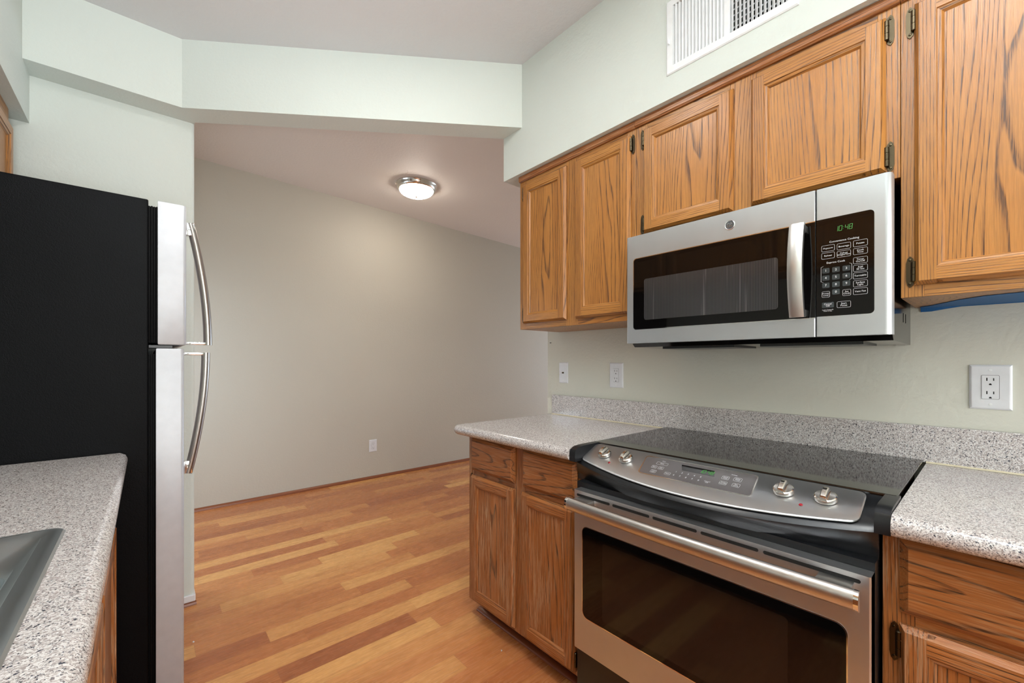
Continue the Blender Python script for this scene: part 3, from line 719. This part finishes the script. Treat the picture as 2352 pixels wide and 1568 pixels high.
# ------------------------------------------------------------------ range
rg = thing('range', 'stainless slide-in electric range with a black glass cooktop between the base cabinets', 'range', (1.43, 0.55, 0))
bm = B(); prism(bm, [(1.112, 0.03), (1.745, 0.03), (1.745, 0.895), (1.246, 0.895), (1.246, 0.80), (1.112, 0.80)], 'y', 0.1595, 0.9375); obj('body', bm, 'black', rg)
for ya, yb in ((0.18, 0.22), (0.88, 0.92)):
    bm = B(); box(bm, 1.16, 1.70, ya, yb, 0, 0.03); obj('foot', bm, 'black', rg)
bm = B(); box(bm, 1.236, 1.7485, 0.1400, 0.9640, 0.9068, 0.9150, 0.0022); obj('cooktop', bm, 'cookglass', rg)
SL = 0.45; X0, Z0 = 1.235, 0.910
zp = lambda x: Z0 + SL * (x - X0)
YC = 0.560; HW = 0.376
bow = lambda y: 1.088 + 0.050 * ((y - YC) / HW) ** 2
ys = [YC - 0.402 + i * 0.804 / 40 for i in range(41)]
bm = B(); rings = []
for y in ys:                                # black housing under the control panel, bowed front
    xf = bow(y) - 0.008
    rings.append([(1.245, y, 0.9085), (1.235, y, 0.9085), (xf + 0.016, y, zp(xf + 0.016) - 0.001), (xf + 0.006, y, zp(xf) - 0.002), (xf, y, zp(xf) - 0.010), (xf + 0.004, y, 0.826), (min(xf + 0.012, 1.146), y, 0.818), (min(max(xf + 0.020, 1.105), 1.146), y, 0.797), (1.150, y, 0.797), (1.150, y, 0.8640), (1.245, y, 0.8640)])
loft(bm, rings)
for (ya, yb) in ((0.1355, 0.1605), (0.9425, 0.9660)):      # end caps with a raised lip
    prism(bm, [(1.245, 0.9145), (1.150, 0.9145), (1.125, 0.9120), (1.110, 0.9050), (1.105, 0.895), (1.105, 0.8640), (1.245, 0.8640)], 'y', ya, yb)
obj('control_housing', bm, 'black', rg, True)
bm = B(); rings = []
Y0p, Y1p, rc = 0.189, 0.944, 0.016
yl = [Y0p + rc - rc * math.cos(i * PI / 12) for i in range(7)] + [Y0p + rc + i * (Y1p - Y0p - 2 * rc) / 30 for i in range(1, 30)] + [Y1p - rc + rc * math.sin(i * PI / 12) for i in range(7)]
for y in yl:
    e = max(0.0, Y0p + rc - y, y - (Y1p - rc)); k = rc - math.sqrt(max(rc * rc - e * e, 0))
    a = bow(y) + k; b = X0 - 0.002 - k
    ring = []
    for x, hh in ((a + 0.001, 0.0), (a, 0.002), (a + 0.0015, 0.0036), (a + 0.005, 0.0044), (b - 0.003, 0.0044), (b - 0.0005, 0.003), (b, 0.0)):
        ring.append((x - SL * hh * 0.9, y, zp(x) + hh * 0.9))
    rings.append(ring)
loft(bm, rings)
pnl = obj('control_panel', bm, 'steel', rg, True)
Vs = Vector((1, 0, SL)).normalized()
pp = Plane((X0, 0, Z0), (0, -1, 0), Vs)
pp.o = pp.o + pp.N * 0.0040
L_ = math.sqrt(1 + SL * SL)
pb = lambda x: (x - X0) * L_               # distance down the slope for a given x
# touch panel
q = [(-0.731, pb(1.2135)), (-0.715, pb(1.137)), (-0.402, pb(1.140)), (-0.410, pb(1.2165))]
def quad_round(q, r, n=4):
    out = []; m = len(q)
    for i in range(m):
        p = Vector(q[i]); a = (Vector(q[i - 1]) - p).normalized(); b = (Vector(q[(i + 1) % m]) - p).normalized()
        for k in range(n + 1):
            t_ = k / n; A = p + a * r; Z_ = p + b * r
            out.append(tuple(A * (1 - t_) ** 2 + p * 2 * t_ * (1 - t_) + Z_ * t_ ** 2))
    return out
cen = Vector((sum(v[0] for v in q) / 4, sum(v[1] for v in q) / 4))
big = [tuple(cen + (Vector(v) - cen) * 1.0 + Vector((math.copysign(0.003, v[0] - cen[0]), math.copysign(0.003, v[1] - cen[1])))) for v in q]
bm = B(); pp.ring(bm, quad_round(big, 0.013), quad_round(q, 0.011), -0.001, 0.0014); obj('panel_bezel', bm, 'nickel', pnl, True)
bm = B(); pp.plate(bm, quad_round(q, 0.011), -0.001, 0.0006); obj('touch_panel', bm, 'grayglass', pnl)
bm = B(); pp.plate(bm, [(-0.612, pb(1.2045)), (-0.600, pb(1.182)), (-0.508, pb(1.182)), (-0.517, pb(1.2045))], 0.0002, 0.0010)
obj('display', bm, 'blackglass', pnl)
bm = B(); digits(pp, bm, '10:48', -0.553, pb(1.187), 0.0062, 0.0135, 0.0030, 0.0016, 0.0010); obj('clock_digits', bm, 'led', pnl)
KH = 0.0006
def rkey(s, a, x, wd, ht, size, outline=True, fill=False): key(pnl, pp, s, a, pb(x), wd, ht, size, outline, fill, KH, ('ivory', 'grayglass'), 0.0004)
rkey('Bake', -0.668, 1.192, 0.036, 0.0120, 0.0062); rkey('Broil\nHi/Lo', -0.6835, 1.173, 0.0165, 0.0130, 0.0052); rkey('Self\nClean', -0.662, 1.173, 0.0165, 0.0130, 0.0052)
rkey('Oven\nLight', -0.676, 1.154, 0.0175, 0.0130, 0.0056); rkey('Start', -0.632, 1.1565, 0.0175, 0.0120, 0.0062)
for k in range(10): rkey(str((k + 1) % 10), -0.612 + (k % 5) * 0.0180, 1.1705 - 0.0145 * (k // 5), 0.0145, 0.0120, 0.0085, False, True)
rkey('Cancel\nOff', -0.517, 1.1565, 0.020, 0.0140, 0.0060, False, False)
rkey('Cook\nTime', -0.480, 1.187, 0.0180, 0.0140, 0.0056); rkey('Delay\nTime', -0.4495, 1.189, 0.0200, 0.0150, 0.0056); rkey('Timer\nOn/Off', -0.478, 1.166, 0.0190, 0.0140, 0.0056); rkey('Set\nClock', -0.446, 1.167, 0.0190, 0.0140, 0.0056)
for s_, a in (('Oven', -0.668), ('Settings', -0.463)):
    bm = B(); pp.text(bm, s_, a, pb(1.2035), 0.0050, KH + 0.0004); obj('lettering', bm, 'ivory', pnl)
# knobs and indicator lights
def knob(y, x, turn):
    o = pp.at(-y, pb(x), 0.0002); f = (o, pp.U, pp.V, pp.N)
    bm = B(); lathe(bm, [(0.0190, 0), (0.0225, 0.002), (0.0232, 0.006), (0.0220, 0.0105), (0.0195, 0.0125), (0.010, 0.0130), (0.0005, 0.0130)], 0, 0, 40, frame=f)
    k = obj('knob', bm, 'nickel', pnl, True)
    bm = B(); c, s_ = math.cos(turn), math.sin(turn)
    G = pp.U * c + pp.V * s_; H = -pp.U * s_ + pp.V * c
    rings = []
    for v, top in ((-0.0215, 0.0225), (-0.0205, 0.0250), (-0.012, 0.0285), (0.0, 0.0290), (0.012, 0.0265), (0.0195, 0.0200), (0.0212, 0.0150)):
        rings.append([o + H * v + G * g + pp.N * hh for g, hh in ((-0.0072, 0.0115), (0.0072, 0.0115), (0.0062, top - 0.003), (0.0040, top), (-0.0040, top), (-0.0062, top - 0.003))])
    loft(bm, rings); obj('grip', bm, 'nickel', k, True)
knob(0.872, 1.1805, 0.0); knob(0.787, 1.1790, 0.0); knob(0.340, 1.1805, 0.0); knob(0.256, 1.1835, 0.0)
for y, x in ((0.832, 1.149), (0.2965, 1.149)):
    bm = B(); lathe(bm, [(0.0042, -0.001), (0.0042, 0.0010), (0.0032, 0.0022), (0.0005, 0.0026)], 0, 0, 16, frame=(pp.at(-y, pb(x)), pp.U, pp.V, pp.N)); obj('indicator_light', bm, 'red', pnl, True)
# oven door
DX = 1.075
dp = Plane((DX, 0, 0), (0, -1, 0), (0, 0, 1))
bm = B(); prism(bm, [(1.111, 0.160), (DX + 0.003, 0.160), (DX, 0.163), (DX, 0.918), (DX + 0.003, 0.921), (1.111, 0.921)], 'z', 0.262, 0.783)
od = obj('oven_door', bm, 'steel', rg)
bm = B(); dp.plate(bm, rrect(-0.886, -0.1965, 0.3740, 0.6730, 0.022, 7), -0.001, 0.0006); obj('window_trim', bm, 'chrome', od)
bm = B(); dp.plate(bm, rrect(-0.8835, -0.1990, 0.3765, 0.6705, 0.020, 7), -0.001, 0.0012); obj('window', bm, 'blackglass', od)
bm = B(); dp.plate(bm, rrect(-0.805, -0.302, 0.395, 0.640, 0.010, 5), 0.0008, 0.0016); obj('inner_window', bm, 'ovenwin', od)
e_ = [-0.908, -0.778, -0.768, -0.643, -0.633, -0.507, -0.497, -0.362, -0.352, -0.176]
for a0, a1 in zip(e_[0::2], e_[1::2]):
    bm = B(); dp.plate(bm, rrect(a0, a1, 0.7645, 0.7725, 0.0039, 5), -0.001, 0.0005); obj('vent_slot', bm, 'dark', od)
HZ = 0.7490
bm = B(); n_ = 26; path = [(1.030 - 0.010 * math.sin(PI * i / n_), 0.178 + i * (0.904 - 0.178) / n_, HZ) for i in range(n_ + 1)]
tube(bm, path, [0.0200] * (n_ + 1), 24, 0.72, up=(0, 0, 1))
hd = obj('handle', bm, 'handle', od, True)
for ya, yb in ((0.1705, 0.1782), (0.9038, 0.9115)):
    bm = B(); prism(bm, [(1.030 + 0.0152 * math.cos(2 * PI * k / 20), HZ + 0.0208 * math.sin(2 * PI * k / 20)) for k in range(20)], 'y', ya, yb)
    obj('end_cap', bm, 'chrome', hd, True)
for yc in (0.215, 0.866):
    bm = B(); box(bm, 1.028, DX + 0.0005, yc - 0.030, yc + 0.030, HZ - 0.004, HZ + 0.0165, 0.003)
    obj('handle_bracket', bm, 'handle', od, True)
bm = B(); box(bm, 1.122, 1.150, 0.163, 0.935, 0.070, 0.250, 0.003); obj('storage_drawer', bm, 'black', rg)

# ------------------------------------------------------------------ wall plates
def plate_at(kind, label, pl, a, b, wd, ht, group=None):
    """pl: wall plane facing the room"""
    o = pl.at(a, b)
    t = thing(kind, label, 'outlet' if kind == 'outlet' else 'wall plate', o, group)
    bm = B(); i = 0.004
    loft(bm, [[pl.at(x, y, h) for x, y in ((a - wd / 2 + k, b - ht / 2 + k), (a + wd / 2 - k, b - ht / 2 + k), (a + wd / 2 - k, b + ht / 2 - k), (a - wd / 2 + k, b + ht / 2 - k))] for h, k in ((0.0002, 0), (0.003, 0.0005), (0.0055, i), (0.0060, i + 0.002))])
    obj('cover_plate', bm, 'white', t)
    f = lambda yy: (pl.at(a, yy, 0.0058), pl.U, pl.V, pl.N)
    scr = ht * 0.385 if kind == 'outlet' else ht * 0.36
    for sg in (1, -1):
        bm = B(); lathe(bm, [(0.0036, 0), (0.0034, 0.0008), (0.0005, 0.0010)], 0, 0, 14, frame=f(b + sg * scr)); obj('screw', bm, 'vent', t, True)
    if kind == 'outlet':
        bm = B(); pl.ring(bm, rrect(a - 0.0168, a + 0.0168, b - 0.0335, b + 0.0335, 0.003, 3), rrect(a - 0.0160, a + 0.0160, b - 0.0327, b + 0.0327, 0.0025, 3), 0.0055, 0.0062); obj('gap', bm, 'grayglass', t)
        bm = B(); pl.plate(bm, rrect(a - 0.0160, a + 0.0160, b - 0.0327, b + 0.0327, 0.0025, 3), 0.0050, 0.0074); r_ = obj('receptacle', bm, 'white', t)
        bm = B()
        for c in (b + 0.0175, b - 0.0195):
            pl.plate(bm, rrect(a - 0.0074, a - 0.0052, c, c + 0.0086, 0.0003, 2), 0.0073, 0.0076); pl.plate(bm, rrect(a + 0.0052, a + 0.0072, c + 0.0004, c + 0.0078, 0.0003, 2), 0.0073, 0.0076)
            pl.plate(bm, [(a + 0.0026 * math.cos(k * PI / 8), c - 0.0105 + 0.0036 * math.sin(k * PI / 8)) for k in range(9)] + [(a - 0.0026, c - 0.0115), (a + 0.0026, c - 0.0115)], 0.0073, 0.0076)
        obj('slot', bm, 'dark', r_)
    else:
        bm = B(); lathe(bm, [(0.0048, 0), (0.0046, 0.004), (0.0030, 0.0045), (0.0028, 0.009), (0.0005, 0.0092)], 0, 0, 16, frame=f(b)); obj('jack', bm, 'brass', t, True)
    return t
wr = Plane((1.7700, 0, 0), (0, -1, 0), (0, 0, 1)); wf = Plane((0, 4.2100, 0), (1, 0, 0), (0, 0, 1))
plate_at('jack_plate', 'narrow white wall plate with a small centre jack, above the far end of the backsplash', wr, -1.590, 1.1425, 0.066, 0.116)
plate_at('outlet', 'white duplex outlet left of the range, next to the narrow jack plate', wr, -1.239, 1.1375, 0.080, 0.124, 'duplex outlets')
plate_at('outlet', 'white duplex outlet at the right edge, below the tall wall cabinet', wr, -0.009, 1.1365, 0.080, 0.124, 'duplex outlets')
plate_at('outlet', 'white duplex outlet low on the taupe far dining wall', wf, 1.765, 0.335, 0.080, 0.124, 'duplex outlets')
bm = B(); box(bm, 1.7675, 1.7702, 1.686, 1.698, 1.311, 1.3145, 0.0006)
tag(obj('staple', bm, 'dark'), 'tiny dark staple in the wall end above the jack plate', 'staple')

# ------------------------------------------------------------------ air vent grille on the soffit
vt = thing('air_vent', 'white metal air vent grille on the soffit above the wall cabinets', 'vent', (1.435, 0.58, 2.38))
vp = Plane((1.4350, 0, 0), (0, -1, 0), (0, 0, 1))
bm = B()
O = [(-0.787, 2.246), (-0.375, 2.246), (-0.375, 2.512), (-0.787, 2.512)]; I_ = [(-VY1, VZ0), (-VY0, VZ0), (-VY0, VZ1), (-VY1, VZ1)]
k_ = 0.004; O2 = [(-0.787 + k_, 2.246 + k_), (-0.375 - k_, 2.246 + k_), (-0.375 - k_, 2.512 - k_), (-0.787 + k_, 2.512 - k_)]
n = 4; R = [[bm.verts.new(vp.at(a, b, h)) for a, b in qd] for qd, h in ((O, 0.0), (O, 0.003), (O2, 0.006), (I_, 0.006), (I_, -0.02))]
for A, Z_ in zip(R, R[1:]):
    for i in range(4): bm.faces.new((A[i], A[(i + 1) % 4], Z_[(i + 1) % 4], Z_[i]))
obj('frame', bm, 'vent', vt)
ymid = 0.574
for half, (ya, yb, cnt, sg) in enumerate(((0.585, VY1 + 0.004, 15, -1), (VY0 + 0.004, 0.566, 14, 1))):
    for i in range(cnt):
        y = ya + (i + 0.5) * (yb - ya) / cnt; bm = B(); tck = 0.0006
        d = Vector((0.7071, 0.7071 * sg, 0)); nn = Vector((-0.7071 * sg, 0.7071, 0)) * tck
        p0 = Vector((1.4305, y - sg * 0.0045, 0)); p1 = p0 + d * 0.0135
        pts = [(p0 + nn), (p1 + nn), (p1 - nn), (p0 - nn)]
        prism(bm, [(v.x, v.y) for v in pts], 'z', VZ0, VZ1); obj('vane', bm, 'vent', vt)
bm = B(); box(bm, 1.4305, 1.448, 0.5665, 0.5845, VZ0, VZ1); obj('mullion', bm, 'vent', vt)
for i in range(11):
    z = VZ0 + (i + 0.5) * (VZ1 - VZ0) / 11; bm = B(); prism(bm, [(1.448, z - 0.006), (1.449, z - 0.0065), (1.458, z + 0.005), (1.457, z + 0.0055)], 'y', VY0, VY1); obj('rear_blade', bm, 'vent', vt)
bm = B(); box(bm, 1.420, 1.4295, 0.7725, 0.7770, 2.352, 2.372, 0.001); obj('damper_lever', bm, 'vent', vt)

# ------------------------------------------------------------------ dining ceiling light
lx, ly = 1.845, 3.435; lz = cz(lx)
lt = thing('ceiling_light', 'round flush ceiling light with a lit opal bowl and nickel rim', 'ceiling light', (lx, ly, lz))
bm = B(); lathe(bm, [(0.150, lz + 0.006), (0.182, lz + 0.004), (0.186, lz - 0.006), (0.178, lz - 0.018), (0.176, lz - 0.026), (0.168, lz - 0.040), (0.160, lz - 0.046), (0.152, lz - 0.046), (0.150, lz - 0.020)], lx, ly, 64); obj('rim', bm, 'nickel', lt, True)
bm = B(); lathe(bm, [(0.1515 * math.cos(i * PI / 24), lz - 0.040 - 0.062 * math.sin(i * PI / 24)) for i in range(12)] + [(0.002, lz - 0.102)], lx, ly, 64); obj('bowl', bm, 'opal', lt, True)
bm = B(); lathe(bm, [(0.011, lz - 0.1005), (0.012, lz - 0.104), (0.008, lz - 0.107), (0.004, lz - 0.112), (0.005, lz - 0.116), (0.001, lz - 0.119)], lx, ly, 20); obj('finial', bm, 'nickel', lt, True)

# ------------------------------------------------------------------ painter's tape and floor crumbs
bm = B()
und = [(0.148, 1.745), (0.125, 1.722), (0.095, 1.668), (0.064, 1.612), (0.02, 1.565), (-0.045, 1.542), (-0.25, 1.52), (-0.50, 1.50)]
zu = 1.3705; R = []
for y, x in und:
    zl = 1.357 if y > 0.12 else (1.362 if y > 0.09 else 1.366)
    xw = 1.7685
    R.append([(x, y, zu), (x + (xw - x) * 0.55, y, zu - 0.0015), (xw - 0.003, y, zu - 0.002), (xw, y, zl), (xw - 0.0008, y, zl - 0.0004), (xw - 0.004, y, zu - 0.003), (x + (xw - x) * 0.55, y, zu - 0.0025), (x, y, zu - 0.001)])
loft(bm, R)
tag(obj('masking_tape', bm, 'tape'), 'loose blue masking tape stuck beneath the tall wall cabinet right of the microwave', 'tape')
for (x, y, lab) in ((1.118, 1.351, 'tiny white paint crumb on the floor near the base cabinet left of the range'), (0.154, 2.262, 'tiny white crumb on the floor beside the refrigerator doors')):
    bm = B(); bmesh.ops.create_icosphere(bm, subdivisions=1, radius=0.0035, matrix=Matrix.Translation((x, y, 0.0025)))
    for v in bm.verts: v.co.z = max(0.0001, v.co.z + random.uniform(-0.001, 0.001)); v.co.x += random.uniform(-0.0012, 0.0012)
    tag(obj('crumb', bm, 'white'), lab, 'crumb')
